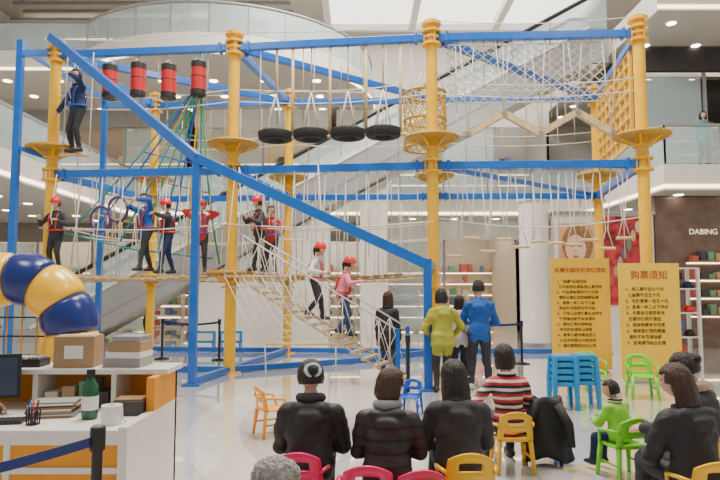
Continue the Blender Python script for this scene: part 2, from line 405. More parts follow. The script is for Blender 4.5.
f=MB();f.bb(-16.3,-16,-4,28,0,14,WHITE);f.build('wall_left')
f=MB();f.bb(16,16.3,-4,28,0,14,WHITE);f.build('wall_right')
f=MB();f.bb(-16.3,16.3,4,28.3,14,14.3,SOFF)
for i in range(-4,0):
    for j in range(4): f.cyl((i*3.2,12+j*4,13.93),(i*3.2,12+j*4,14),.35,LAMP)
for i in range(5): f.bb(-15,-3,24.2+i*.8,24.35+i*.8,13.9,14,GREYW)
f.bb(-1.5,10,15,27,13.9,13.96,SKY)
for i in range(4): f.bb(-1.6+i*3.85,-1.30+i*3.85,14.9,27.1,13.55,13.92,WHITE2)
for y in (14.95,21,27): f.bb(-1.6,10.2,y,y+.2,13.6,13.92,WHITE2)
f.build('ceiling')
def rail(a,b):
    g=MB();a=V(a);b=V(b);d=b-a;n=max(1,int(d.length/1.5))
    g.beam(a+V((0,0,.55)),b+V((0,0,.55)),.02,1.0,GLASS);g.beam(a+V((0,0,1.1)),b+V((0,0,1.1)),.07,.07,GREYM)
    for i in range(n+1): p=a+d*i/n;g.beam(p,p+V((0,0,1.1)),.04,.04,GREYM)
    g.build('glass_railing')
def gallery(name,x0,x1,y0,y1,zb,edge):
    g=MB();g.bb(x0,x1,y0,y1,zb,zb+.7,WHITE);zt=zb+.7
    if 'f' in edge: rail((x0+.1,y0+.1,zt),(x1-.1,y0+.1,zt));g.bb(x0,x1,y0-.03,y0,zb+.05,zb+.14,LAMPW)
    if 'r' in edge: rail((x1-.1,y0+.1,zt),(x1-.1,y1-.1,zt));g.bb(x1,x1+.03,y0,y1,zb+.05,zb+.14,LAMPW)
    if 'l' in edge: rail((x0+.1,y0+.1,zt),(x0+.1,y1-.1,zt));g.bb(x0-.03,x0,y0,y1,zb+.05,zb+.14,LAMPW)
    g.bb(x0+.01,x1-.01,y0+.01,y1-.01,zb-.015,zb,SOFF)
    nx=int((x1-x0)/1.6);ny=int((y1-y0)/1.6)
    for i in range(nx):
        for j in range(ny):
            g.cyl((x0+.8+i*1.6,y0+.8+j*1.6,zb-.03),(x0+.8+i*1.6,y0+.8+j*1.6,zb+.02),.13,LAMP,12)
    g.build(name)
gallery('mezzanine_gallery',-8.4,8.1,22,27.98,4.32,'f')
gallery('mezzanine_gallery',-15.98,-8.5,13,27.98,4.32,'rf')
gallery('mezzanine_gallery',8.2,15.98,16,27.98,4.32,'fl')
gallery('upper_gallery',8.2,15.98,16,27.98,9.32,'f')
g=MB();pl=[(-15.98,27.98),(-15.98,20.5)]
arc=[(-5.6+6.2*math.cos(math.radians(a)),25.2+6.2*math.sin(math.radians(a))) for a in range(228,361,6)]
pl+= arc+[(.6,27.98)]
n=len(pl)
for z0_,z1_,m_ in((9.32,10.02,WHITE),(9.29,9.32,SOFF)):
    g.add([(x,y,z0_) for x,y in pl]+[(x,y,z1_) for x,y in pl],[tuple(range(n)),tuple(range(2*n-1,n-1,-1))]+[(i,(i+1)%n,(i+1)%n+n,i+n) for i in range(n)],m_)
g.tube([(x,y-.0,9.36) for x,y in [(-15.9,20.5)]+arc],.05,LAMPW,6)
for i in range(7):
    for j in range(3):
        g.cyl((-13+i*1.9,21.6+j*1.8,9.27),(-13+i*1.9,21.6+j*1.8,9.33),.15,LAMP,12)
g.build('upper_gallery')
g=MB();pr=[(-15.9,20.62)]+[(-5.6+6.08*math.cos(math.radians(a)),25.2+6.08*math.sin(math.radians(a))) for a in range(228,361,6)]
for a,b in zip(pr,pr[1:]):
    g.beam((*a,10.55),(*b,10.55),.02,1.0,GLASS)
for a in pr[1::2]: g.beam((*a,10.02),(*a,11.1),.04,.04,GREYM)
g.tube([(*a,11.12) for a in pr],.05,GREYM,8);g.build('glass_railing')
goods=[mat('goods_%d'%i,c,.5) for i,c in enumerate([(.5,.10,.08),(.12,.18,.38),(.65,.6,.5),(.5,.33,.16),(.15,.30,.18),(.05,.05,.06),(.6,.35,.38),(.6,.5,.28)])]
def text(s,loc,size,m,parent=None,align='CENTER'):
    cu=bpy.data.curves.new('lettering','FONT');cu.body=s;cu.size=size;cu.align_x=align;cu.extrude=.003;cu.materials.append(m)
    o=bpy.data.objects.new('lettering',cu);scene.collection.objects.link(o);o.rotation_euler=(math.pi/2,0,0);o.location=loc
    if parent: o.parent=parent
    return o
def shop(name,x0,x1,yf,yb,z0,z1,wall,sign,dens=1.0,lamp=LAMP,gond=True):
    g=MB()
    g.bb(x0,x1,yb-.1,yb,z0,z1,wall);g.bb(x0,x0+.15,yf,yb-.1,z0,z1,wall);g.bb(x1-.15,x1,yf,yb-.1,z0,z1,wall)
    g.bb(x0,x1,yf-.08,yf+.1,z1-.75,z1,sign)
    n=max(1,int((x1-x0)/2.2))
    for i in range(n+1): x=x0+.05+(x1-x0-.1)*i/n;g.bb(x-.05,x+.05,yf,yf+.08,z0,z1-.75,GREYM)
    for i in range(n):
        if i%2==0: a=x0+.1+(x1-x0-.2)*i/n;b=x0+(x1-x0)*(i+1)/n-.1;g.bb(a,b,yf+.03,yf+.05,z0+.1,z1-.8,GLASS)
    for j in range(2): g.bb(x0+.4,x1-.4,yf+.8+j*1.2,yf+1.0+j*1.2,z1-.12,z1-.06,lamp)
    for k in range(5):
        z=z0+.35+k*.5
        if z>z1-.9:break
        g.bb(x0+.2,x1-.2,yb-.5,yb-.1,z,z+.04,WHITE2);x=x0+.3
        g.bb(x0+.2,x1-.2,yb-.5,yb-.48,z-.04,z,LAMPD if lamp is LAMPD else LAMPW)
        while x<x1-.5:
            w=random.uniform(.12,.4);h=random.uniform(.15,.38)
            if random.random()<dens*.85:g.bb(x,x+w*.9,yb-.45,yb-.15,z+.04,z+.04+h,random.choice(goods))
            x+=w
    x=x0+.8
    while gond and x<x1-1.6:
        for z in(.05,.5,.95,1.35):
            g.bb(x,x+1.2,yf+.9,yf+1.4,z0+z,z0+z+.04,WHITE2)
            for q in range(5):
                if random.random()<dens: g.bb(x+.03+q*.235,x+.22+q*.235,yf+1.0,yf+1.3,z0+z+.04,z0+z+.04+random.uniform(.15,.32),random.choice(goods))
        g.bb(x,x+.04,yf+.9,yf+1.4,z0,z0+1.45,WHITE2);g.bb(x+1.16,x+1.2,yf+.9,yf+1.4,z0,z0+1.45,WHITE2)
        x+=2.0
    return g.build(name)
CREAM=mat('cream_wall',(.55,.47,.36),.6,var=.04)
TAUPE=mat('taupe_wall',(.26,.22,.19),.6,var=.05)
shop('shop_front',-15.5,-6.4,24.5,27.9,0,4.3,CREAM,TAUPE)
shop('shop_front',-6.2,0.2,24.5,27.9,0,4.3,WHITE,GREYW,dens=.6)
shop('shop_front',.4,6.2,23.5,27.9,0,4.3,CREAM,WHITE2,dens=.9)
shop('shop_front',6.4,15.5,23.5,27.9,0,4.3,CREAM,TAUPE)
shop('upper_shop_front',-15.5,-7.2,25,27.9,5.04,9.2,TAUPE,GREYW,lamp=LAMPW)
shop('upper_shop_front',-7,-1.2,25,27.9,5.04,9.2,CREAM,WHITE2,lamp=LAMPW,dens=.7)
shop('upper_shop_front',-1,8,25,27.9,5.04,9.2,GREYW,WHITE2,dens=.4,gond=False,lamp=LAMPW)
shop('top_shop_front',-15.5,-4,25.8,27.9,10.04,13.6,TAUPE,GREYW,lamp=LAMPW,gond=False)
g=MB();g.bb(8.4,15.9,17,17.3,0,4.28,BROWN)
for z in(.9,1.4,1.9,2.4):
    g.bb(9.25,12,16.7,17,z,z+.04,WOODB);g.bb(9.25,12,16.96,17,z-.04,z,LAMPW)
    for q in range(12): g.bb(9.3+q*.22,9.46+q*.22,16.75,16.95,z+.04,z+.04+random.uniform(.12,.3),goods[(q*5)%6])
o=g.build('wall_brown_storefront');text('DABING',(9.75,16.97,3.2),.22,LAMPD,o)
shop('upper_dark_shop',8.5,15.6,18.5,21.5,5.04,9.25,DARK,DARK,dens=.9,lamp=LAMPD)
for (x,y,h,r) in((5.0,17.2,4.3,.42),(-5.7,21.5,4.3,.42)):
    g=MB();g.cyl((x,y,0),(x,y,h),r,WHITE2,32);g.cyl((x,y,0),(x,y,.15),r+.04,STEEL,32);g.cyl((x,y,h-.15),(x,y,h),r+.06,WHITE2,32);g.build('pillar')
g=MB();g.bb(5.5,8.3,16.9,17.25,0,3.75,WHITE2);g.bb(5.45,8.35,16.85,17.3,3.75,3.85,STEEL)
PB=mat('poster_beige',(.62,.34,.20),.4,var=.15,vscale=2);PR=mat('poster_red',(.42,.03,.04),.4,var=.8,vscale=5);PF=mat('poster_face',(.80,.50,.38),.4)
g.bb(5.6,6.6,16.86,16.9,1.2,3.5,PB);g.bb(6.85,7.95,16.86,16.9,1.2,3.7,PR)
BLND=mat('poster_hair',(.30,.14,.05),.5,var=.3,vscale=12)
def flat(c,rx,rz,m,y):
    vs=[(c[0]+rx*math.cos(k*.2618),y,c[1]+rz*math.sin(k*.2618)) for k in range(24)];g.add(vs,[tuple(range(24))],m)
flat((6.12,2.9),.44,.56,BLND,16.855);flat((6.07,2.78),.29,.40,PF,16.85)
for s_ in(-1,1): flat((6.07+s_*.12,2.86),.055,.024,BLK,16.845);flat((6.07+s_*.12,2.94),.075,.012,BLND,16.845)
flat((6.07,2.70),.03,.05,PB,16.846);flat((6.07,2.56),.08,.035,LIP,16.845);flat((6.05,2.2),.34,.2,PF,16.852)
for k in range(7): flat((7.05+.13*k,1.9+.25*k),.07,.16,goods[(k*3)%8],16.85)
g.build('poster_display_wall')
# ------------------------------------------------------------------ escalator
g=MB();sl=.56
zx=lambda x:4.6+sl*(x+1.9)
x0,x1=-10.1,7.45
for y in(18.9,20.5):
    yy=(y,y+.12)
    g.prism([(x0-1.2,0),(x0-1.2,.35),(x0-.2,.35),(x1,zx(x1)+.25),(x1+.6,zx(x1)+.25),(x1+.6,zx(x1)-.9),(x1,zx(x1)-.9),(x0+1.4,0)],*yy,TRUSS)
    g.prism([(x0-1.2,.35),(x0-1.2,1.25),(x0-.2,1.35),(x1,zx(x1)+1.25),(x1+.6,zx(x1)+1.25),(x1+.6,zx(x1)+.25),(x1,zx(x1)+.25),(x0-.2,.35)],y+.05,y+.07,GLASS)
    g.tube([(x0-1.2,y+.06,.4),(x0-1.4,y+.06,.8),(x0-1.2,y+.06,1.3),(x0-.2,y+.06,1.37),(x1,y+.06,zx(x1)+1.3),(x1+.6,y+.06,zx(x1)+1.3)],.07,BLK,8)
    g.beam((x0-.2,y+.04,.42),(x1,y+.04,zx(x1)+.3),.16,.10,WHITE2)
    n=14
    for i in range(n): 
        x=x0+(x1-x0)*i/n;g.beam((x,y+.06,zx(x)+.3),(x,y+.06,zx(x)+1.25),.025,.025,STEEL)
    g.beam((x0+1,y-.01,zx(x0+1)-.35),(x1,y-.01,zx(x1)-.35),.02,.05,GREYW)
g.prism([(x0+1.45,0.02),(x0+1.2,.02),(x1,zx(x1)-.75),(x1,zx(x1)-.9)],19.02,20.5,SOFF)
n=60
for i in range(n):
    x=x0+(x1-x0)*i/n;g.bb(x,x+(x1-x0)/n+.02,19.03,20.49,zx(x)-.25,zx(x)+.05,GREYM)
g.prism([(x0-1.2,0.01),(x0-1.2,.06),(x0,.06),(x0,.01)],19.03,20.49,STEEL)
g.build('escalator')
g=MB();g.prism([(-5.4,0),(-5.4,1.75),(-1.0,4.2),(-1.0,0)],19.1,20.4,WHITE);g.prism([(-.0,0),(-.0,4.75),(.9,5.25),(.9,0)],19.3,20.2,WHITE);g.build('escalator_support_wall')

# ------------------------------------------------------------------ ropes course
F=[V((-6.5,12.5,0)),V((-2.6,12.1,0)),V((1.42,11.6,0)),V((5.45,11.4,0))]
K=[V((-5.6,16.1,0)),V((-1.9,15.8,0)),V((1.95,15.6,0)),V((6.2,15.5,0))]
ZT,ZM,ZP,ZL=6.65,4.07,4.62,2.0
fr=empty('adventure_climbing_tower')
g=MB()
def column(p):
    g.cyl(p,p+V((0,0,6.95)),.112,YEL,20)
    g.cyl(p+V((0,0,0)),p+V((0,0,.03)),.25,YEL,6)
    for z in(ZT-.14,ZT+.12,ZM-.12,ZM+.1,ZL-.3): g.cyl(p+V((0,0,z-.02)),p+V((0,0,z+.02)),.2,YEL,8)
    g.cyl(p+V((0,0,ZT-.02)),p+V((0,0,ZT+.02)),.17,YEL,8)
    g.cyl(p+V((0,0,6.9)),p+V((0,0,6.96)),.2,YEL,8);g.cyl(p+V((0,0,6.96)),p+V((0,0,7.02)),.1,YEL,8)
    for k in range(4):
        a=k*math.pi/2+.3;q=p+V((math.cos(a)*.15,math.sin(a)*.15,0))
        g.beam(q+V((0,0,ZM-.12)),q+V((0,0,ZM+.1)),.03,.03,YEL);g.beam(q+V((0,0,ZT-.14)),q+V((0,0,ZT+.12)),.03,.03,YEL)
for p in F+K: column(p)
g.build('columns',parent=fr)
g=MB()
def plat(p,z,r=.5):
    g.cyl(p+V((0,0,z-.035)),p+V((0,0,z+.035)),r,YELD,28)
    g.tube([p+V((math.cos(k*math.pi/14)*r,math.sin(k*math.pi/14)*r,z)) for k in range(28)],.03,YELD,6,closed=True)
    g.cyl(p+V((0,0,z-.22)),p+V((0,0,z-.18)),.18,YEL,12)
    for k in range(6):
        a=k*math.pi/3;d=V((math.cos(a),math.sin(a),0));g.beam(p+d*.12+V((0,0,z-.2)),p+d*(r-.08)+V((0,0,z-.05)),.03,.04,YEL)
for p in F+K: plat(p,ZP)
for p in F[:2]+K[:2]: plat(p,ZL,.45)
g.build('platforms',parent=fr)
g=MB()
def bm(a,b,z,w=.15): 
    a=V((a.x,a.y,z));b=V((b.x,b.y,z));g.beam(a,b,w*.8,w,BLUE)
    d=(b-a).normalized()
    for q in(a+d*.3,b-d*.3): g.beam(q-d*.03,q+d*.03,w*.8+.06,w+.06,BLUE)
for z in(ZT,ZM):
    for R in(F,K):
        for i in range(3): bm(R[i],R[i+1],z)
    for i in range(4): bm(F[i],K[i],z)
bm(F[2],K[3],ZT);bm(F[1],K[2],ZT);bm(F[0],K[1],ZT)
bm(F[2],K[3],ZM,.1)
LL=V((-7.15,12.3,0))
g.beam(LL,LL+V((0,0,6.9)),.13,.13,BLUE);g.beam(LL+V((0,0,6.6)),(F[0].x,F[0].y,6.7),.13,.13,BLUE);g.beam(LL+V((0,0,4.6)),(F[0].x,F[0].y,4.4),.1,.1,BLUE)
L2=V((-6.9,15.9,0));g.beam(L2,L2+V((0,0,6.9)),.13,.13,BLUE);g.beam(L2+V((0,0,6.75)),LL+V((0,0,6.75)),.12,.12,BLUE);g.beam(L2+V((0,0,6.6)),(K[0].x,K[0].y,6.65),.12,.12,BLUE)
A=V((-6.5,12.25,6.95));B_=V((-2.92,10.6,4.0));Cc=V((1.13,10.1,2.08))
g.beam(A,B_,.15,.17,BLUE);g.beam(B_,Cc,.15,.17,BLUE);g.beam(B_+V((.1,0,-.1)),(F[1].x,F[1].y,ZM),.12,.12,BLUE)
g.beam(Cc,(F[2].x,F[2].y,2.1),.12,.12,BLUE)
g.beam((-2.92,10.6,0),B_,.13,.13,BLUE);g.beam((1.13,10.1,0),Cc+V((0,0,.1)),.14,.14,BLUE)
for p in(V((-2.92,10.6,0)),V((1.13,10.1,0)),LL,L2): g.box(p+V((0,0,.02)),(.3,.3,.03),BLUE)
def fl(a,b): g.beam((a[0],a[1],.07),(b[0],b[1],.07),.12,.12,BLUE)
fl((-2.92,10.6),F[1]);fl(F[1],K[1]);fl(K[0],K[1]);fl(K[1],K[2]);fl(K[2],K[3]);fl(F[0],F[1]);fl(F[0],K[0])
fl(F[1],(.2,13.7));fl((.2,13.7),K[2])
g.build('blue_beams',parent=fr,bevel=.008)
# ------------------------------------------------------------------ rope elements
def lerp(a,b,t): return a+(b-a)*t
def plankbridge(name,a,b,z,ztop,n,m=WOOD):
    g=MB();d=(b-a);d.z=0;L=d.length;u=d.normalized();s=V((-u.y,u.x,0))
    for i in range(n):
        t=.14+.72*(i+.5)/n;p=lerp(a,b,t);sag=-.12*math.sin(math.pi*t);c=V((p.x,p.y,z+sag))
        g.beam(c-s*.28,c+s*.28,.14,.05,m)
    for sg in(-1,1):
        pts=[V((lerp(a,b,t).x,lerp(a,b,t).y,z-.04-.12*math.sin(math.pi*t)))+s*sg*.25 for t in [k/12 for k in range(13)]]
        g.tube(pts,.018,ROPET,6)
        pts=[V((lerp(a,b,t).x,lerp(a,b,t).y,z+.95-.1*math.sin(math.pi*t)))+s*sg*.25 for t in [k/12 for k in range(13)]]
        g.tube(pts,.014,ROPE,6)
        for i in range(n):
            t=.14+.72*(i+.5)/n;p=lerp(a,b,t);c=V((p.x,p.y,z-.12*math.sin(math.pi*t)))+s*sg*.25
            if i%2==(sg>0): g.tube([c,(p.x,p.y,ztop)],.011,ROPE,5)
    g.build(name)
plankbridge('rope_plank_bridge',F[0],F[1],ZL,ZM,12)
plankbridge('rope_plank_bridge',F[1],F[2],ZL,ZM,14,WOODB)
plankbridge('rope_plank_bridge',K[0],K[1],ZL,ZM,12)
plankbridge('rope_plank_bridge',K[1],K[2],ZL,ZM,12)
plankbridge('rope_plank_bridge',F[0],K[0],ZL,ZM,10)
plankbridge('rope_plank_bridge',F[1],K[1],ZL,ZM,10)
for (a,b) in((F[0],F[1]),(F[1],F[2]),(F[2],F[3]),(K[0],K[1]),(K[1],K[2]),(K[2],K[3])):
    g=MB()
    for q in range(8):
        t=.12+.76*q/7+random.uniform(-.03,.03);p=lerp(a,b,t);L=random.uniform(.9,1.9)
        g.tube([(p.x,p.y,ZT-.05),(p.x,p.y,ZT-L)],.010,random.choice([ROPE,ROPET]),5)
        L=random.uniform(.5,1.9);g.tube([(p.x+.1,p.y,ZM-.05),(p.x+.1,p.y,ZM-L)],.010,ROPE,5)
    for z in(ZP+.9,ZP+1.15): g.tube([(lerp(a,b,t).x,lerp(a,b,t).y,z-.12*math.sin(math.pi*t)) for t in [k/10 for k in range(11)]],.012,ROPE,5)
    g.tube([(lerp(a,b,t).x,lerp(a,b,t).y,7.0-.1*math.sin(math.pi*t)) for t in [k/10 for k in range(11)]],.010,ROPE,5)
    g.build('safety_ropes')
g=MB()
for i in range(11):
    p=lerp(F[2],F[3],.1+.8*i/10);z=ZL+.3+.35*abs(math.sin(i*1.7))
    g.tube([(p.x-.12,p.y,ZM),(p.x-.02,p.y,z+.35),(p.x-.12,p.y,z)],.010,ROPE,5);g.tube([(p.x+.12,p.y,ZM),(p.x+.02,p.y,z+.35),(p.x+.12,p.y,z)],.010,ROPE,5)
    g.cyl((p.x-.15,p.y,z),(p.x+.15,p.y,z),.03,WOOD,8)
g.tube([(lerp(F[2],F[3],t).x,lerp(F[2],F[3],t).y,3.05-.2*math.sin(math.pi*t)) for t in [k/10 for k in range(11)]],.012,ROPE,5)
g.build('hanging_stirrup_bridge')
for px,tp in((-5.28,.02),(-4.66,-.0),(-4.0,.06),(-3.36,.02)):
    i=(px+6.5)/3.9;y=12.5-.4*i;top=ZT-.02-tp;g=MB()
    H_=.66;r=.155
    g.cyl((0,0,0),(0,0,H_),r,RED,24);g.cyl((0,0,-.04),(0,0,.08),r+.006,BLK,24);g.cyl((0,0,H_-.12),(0,0,H_+.01),r+.006,BLK,24)
    g.cyl((0,0,.34),(0,0,.365),r+.004,BLK,24)
    zt=ZT-.07-(top-H_-.25)
    for k in range(4):
        a=k*math.pi/2+.5;g.tube([(r*math.cos(a),r*math.sin(a),H_),(0,0,H_+.12)],.01,STEEL,5)
    g.tube([(0,0,H_+.1),(0,0,zt+.03)],.012,STEEL,6)
    g.build('punching_bag',(px,y,top-H_-.25),bevel=.01)
for px in(275,311,348,383):
    x=(px-360)/600*12.1;t=(x-F[1].x)/(F[2].x-F[1].x);y=lerp(F[1],F[2],t).y
    g=MB();R=.25
    rings=[]
    for k in range(36):
        a=k*math.pi/18;d=V((math.cos(a),math.sin(a),0));ring=[]
        for q in range(12):
            b=q*math.pi/6;ex=.6
            cx=abs(math.cos(b))**ex*math.copysign(1,math.cos(b));cz=abs(math.sin(b))**ex*math.copysign(1,math.sin(b))
            ring.append(d*(R+cx*.095)+V((0,0,cz*.10)))
        rings.append(ring)
    rings.append(rings[0]);g.loft(rings,RUB,caps=False)
    for k in range(36):
        a=k*math.pi/18;d=V((math.cos(a),math.sin(a),0));g.beam(d*(R+.085)+V((0,0,-.07)),d*(R+.1)+V((0,0,.07)),.02,.02,RUB)
    z=4.76
    for k in range(4):
        a=k*math.pi/2+.7;d=V((math.cos(a),math.sin(a),0))
        g.tube([d*R*.9+V((0,0,.1)),V((0,0,.9)) ],.011,ROPE,5)
    g.tube([V((0,0,.88)),V((0,0,ZT-z-.05))],.016,ROPET,6)
    g.build('tire_swing',(x,y,z))
g=MB()
for px in(292,330,366,400):
    x=(px-360)/600*12.1;t=(x-F[1].x)/(F[2].x-F[1].x);y=lerp(F[1],F[2],t).y
    g.tube([(x,y,ZT-.05),(x,y,ZP+.1)],.03,WOOD,8);g.cyl((x-.12,y,ZP+.1),(x+.12,y,ZP+.1),.035,WOOD,8)
g.build('hanging_wood_poles')
g=MB();pts=[]
for i,px in enumerate((467,502,537,573,606)):
    x=(px-360)/600*11.9;y=lerp(F[2],F[3],(x-1.42)/4.03).y;pts.append(V((x,y,ZP+.06+(.42 if i%2 else 0))))
for a,b in zip(pts,pts[1:]): g.beam(a,b,.12,.12,WOOD)
for p in pts: g.cyl(p-V((0,.09,0)),p+V((0,.09,0)),.05,STEEL,10);g.tube([p,(p.x-.15,p.y,ZT)],.011,ROPE,5);g.tube([p,(p.x+.15,p.y,ZT)],.011,ROPE,5)
g.build('zigzag_plank_bridge')
g=MB();a=lerp(F[2],F[3],.08);b=lerp(F[2],F[3],.85)
n=15
for i in range(-7,n):
    for s_ in(0,1):
        P=[]
        for k in range(8):
            t=(i+k)/n if s_==0 else (i+7-k)/n
            if 0<=t<=1: q=lerp(a,b,t);P.append((q.x,q.y+.15,ZT-.1-k*.17))
        if len(P)>1: g.tube(P,.012,ROPE,4)
g.tube([(a.x,a.y+.15,ZT-.1),(b.x,b.y+.15,ZT-.1)],.015,ROPE,5);g.tube([(a.x,a.y+.15,ZT-1.29),(b.x,b.y+.15,ZT-1.29)],.015,ROPE,5)
g.build('diamond_cargo_net')
# woven barrel net
g=MB();c=V((1.40,12.7,ZP+.05));YRP=mat('yellow_net_rope',(.62,.42,.08),.8)
for z in(0,.6,1.2): g.tube([c+V((.45*math.cos(k*math.pi/14),.45*math.sin(k*math.pi/14),z)) for k in range(28)],.028,YELD,6,closed=True)
for k in range(18):
    for s_ in(-1,1):
        g.tube([c+V((.45*math.cos(k*math.pi/9+s_*t*.26),.45*math.sin(k*math.pi/9+s_*t*.26),t*.2)) for t in range(7)],.014,YRP,5)
for k in range(3): a=k*2.1;g.tube([c+V((.45*math.cos(a),.45*math.sin(a),1.2)),(1.45,12.3+k*.4,ZT+.0)],.012,ROPE,5)
g.build('barrel_crawl_net')
g=MB();a=lerp(F[3],K[3],.16);b=lerp(F[3],K[3],.92)
for i in range(8):
    p=lerp(a,b,i/7);g.beam((p.x,p.y,ZP+.05),(p.x,p.y,ZT-.05),.06 if i in(0,7) else .03,.06 if i in(0,7) else .03,YEL)
for k in range(8):
    z=ZP+.05+k*(ZT-ZP-.1)/7;g.beam((a.x,a.y,z),(b.x,b.y,z),.05,.06 if k in(0,7) else .035,YEL)
g.beam((a.x+.04,a.y,(ZP+ZT)/2),(b.x+.04,b.y,(ZP+ZT)/2),.012,ZT-ZP-.12,mat('yellow_mesh',(.8,.55,.1),.6,alpha=.45))
g.build('yellow_grid_wall')
g=MB();cols=[mat('rope_teal',(.02,.33,.36),.7),mat('rope_blue',(.02,.12,.5),.7),mat('rope_yellow',(.75,.5,.03),.7),mat('rope_red',(.5,.03,.03),.7),mat('rope_green',(.06,.38,.12),.7)]
hub=V((-3.35,12.4,6.1))
def webpt(i,t):
    e=V((-6.1+.35*i,12.6+.15*(i%3),2.9-.08*i));mid=hub.lerp(e,.5)+V((-.12,0,-.35));return hub*(1-t)**2+mid*2*t*(1-t)+e*t*t
for i in range(10): g.tube([webpt(i,k/8) for k in range(9)],.020,cols[i%5 if i%5!=3 else 0],5)
for k in range(1,7): g.tube([webpt(i,k/7) for i in range(10)],.015,cols[(k*2)%5],5)
g.tube([hub,(hub.x,hub.y,ZT)],.02,cols[0],6)
g.tube([(-6.5,12.5,2.9),(-4.8,12.7,2.5),(-3.1,12.6,2.3)],.02,cols[0],6)
g.build('coloured_rope_web')
g=MB()
for (x,z) in((-5.35,3.1),(-5.0,3.3)):
    g.tube([(x+.2*math.cos(k*.3927),12.3,z+.26*math.sin(k*.3927)) for k in range(16)],.03,mat('purple_ring',(.08,.03,.13),.5),6,closed=True)
    g.tube([(x,12.3,z+.26),(x,12.35,ZM)],.012,ROPE,5)
g.build('hanging_rings')
RA=V((-2.1,11.55,1.82));RB=V((.75,10.6,.12))
g=MB();a=RA;b=RB
g_n=15
for i in range(g_n+1):
    p=lerp(a,b,i/g_n);g.beam(p+V((.12,.33,0)),p-V((.12,.33,0)),.09,.045,WOOD)
for s_ in(-1,1):
    o_=V((.12,.33,0))*s_*.9
    g.tube([a+o_,b+o_],.022,ROPET,6);g.tube([a+o_+V((0,0,.85)),b+o_+V((0,0,.85))],.016,ROPE,6)
    for i in range(10): p=lerp(a,b,i/9)+o_;g.tube([p,p+V((0,0,.85))],.011,ROPE,5)
    for i in range(9):
        p=lerp(a,b,i/9)+o_;q=lerp(a,b,(i+1)/9)+o_;g.tube([p,q+V((0,0,.85))],.008,ROPE,4);g.tube([q,p+V((0,0,.85))],.008,ROPE,4)
    e=b+o_;g.beam((e.x,e.y,0),(e.x,e.y,1.0),.07,.07,BLUE)
    e=a+o_;g.tube([e,(e.x-.2,e.y+.2,1.98)],.02,ROPET,6)
    g.tube([a+o_+V((0,0,.85)),(a.x-.3,a.y+.2,ZM)],.012,ROPE,5)
g.build('rope_ladder_ramp')
g=MB();a=V((-2.5,11.1,1.9));b=V((-1.6,10.2,.75))
for i in range(8):
    p,q=a+V((.17*i,0,0)),b+V((.17*i,0,0));g.tube([p,p.lerp(q,.5)+V((0,0,-.12)),q],.010,ROPE,4)
for k in range(9):
    p=a.lerp(b,k/8)+V((0,0,-.12*math.sin(math.pi*k/8)));g.tube([p,p+V((1.19,0,0))],.010,ROPE,4)
g.tube([b,b+V((1.19,0,0))],.025,WOOD,6);g.tube([a,a+V((1.19,0,0))],.02,WOOD,6)
for x in (0,1.19):
    g.tube([b+V((x,0,0)),(b.x+x,b.y+.2,0)],.011,ROPE,5)
    g.tube([a+V((x,0,0)),(a.x+x,11.9,4.05)],.011,ROPE,5)
g.build('hanging_rope_net')

# ------------------------------------------------------------------ inflatable arch
g=MB();c=V((-4.6,8.0,1.02));R=.80;r0=.36;nseg=10
path=[]
for k in range(81):
    s_=k/80
    Lg=.70;La=math.pi*R;T_=2*Lg+La;q=s_*T_
    if q<Lg: p=V((R,0,-Lg+q));
    elif q<Lg+La: a=(q-Lg)/R;p=V((R*math.cos(a),0,R*math.sin(a)))
    else: p=V((-R,0,-(q-Lg-La)))
    path.append(p+c)
for sgm in range(nseg):
    P=path[sgm*8:sgm*8+9];rr=[r0*(.88+.12*math.sin(math.pi*j/8)**.6) for j in range(9)]
    g.tube(P,rr,(YEL if sgm%2 else NAVY),28)
for k in (0,1):
    p=path[0 if k==0 else -1];g.cyl((p.x,p.y,0),(p.x,p.y,.33),.36,YEL if k==0 else NAVY,28)
for i in range(6):
    x=c.x-.5+i*.2;g.tube([(x,8.05,.02),(x,8.05,1.55-.5*abs(x-c.x))],.012,YEL,5)
for z in(.3,.55,.8,1.05,1.3): g.tube([(c.x-.5,8.05,z),(c.x+.5,8.05,z)],.012,BLK,5)
g.build('inflatable_arch')

# ------------------------------------------------------------------ reception desk
g=MB()
g.bb(-3.5,-1.56,3.95,4.95,.74,.78,WHITE2)
g.bb(-1.56,-1.5,3.95,5.0,0,.80,WHITE2)
g.bb(-1.56,-1.5,4.45,5.0,.80,1.04,ORG)
g.bb(-3.5,-1.5,4.95,5.0,0,1.04,ORG)
g.bb(-3.5,-1.46,4.62,5.02,1.04,1.08,WHITE2)
g.bb(-3.5,-1.56,3.97,4.0,.68,.74,WHITE2);g.bb(-3.5,-1.56,3.98,4.0,0,.68,ORG);g.bb(-3.5,-1.56,3.965,3.985,.50,.54,WHITE2)
g.bb(-2.3,-2.26,3.96,4.6,.0,.74,WHITE2)
g.bb(-1.9,-1.86,4.65,4.95,.78,1.04,WHITE2);g.bb(-2.5,-2.46,4.65,4.95,.78,1.04,WHITE2)
for k in range(4): g.bb(-2.42+.13*k,-2.32+.13*k,4.68,4.9,.78,.9+.04*(k%3),goods[k+2])
g.build('reception_desk',bevel=.004)
g=MB();g.box((0,0,.27),(.46,.03,.32),BLK);g.box((0,-.017,.27),(.42,.005,.27),mat('screen',(.03,.05,.09),.15));g.box((0,.01,.06),(.05,.03,.14),BLK);g.box((0,.01,.008),(.2,.16,.015),BLK);g.build('monitor',(-2.72,4.42,.78),20,bevel=.004)
g=MB();g.box((0,0,.01),(.42,.14,.02),BLK)
for i in range(12):
    for j in range(4): g.box((-.185+i*.0335,-.05+j*.033,.023),(.026,.025,.008),DARK)
g.build('keyboard',(-2.5,4.15,.78),10)
CB=mat('cardboard',(.38,.24,.13),.8,var=.1)
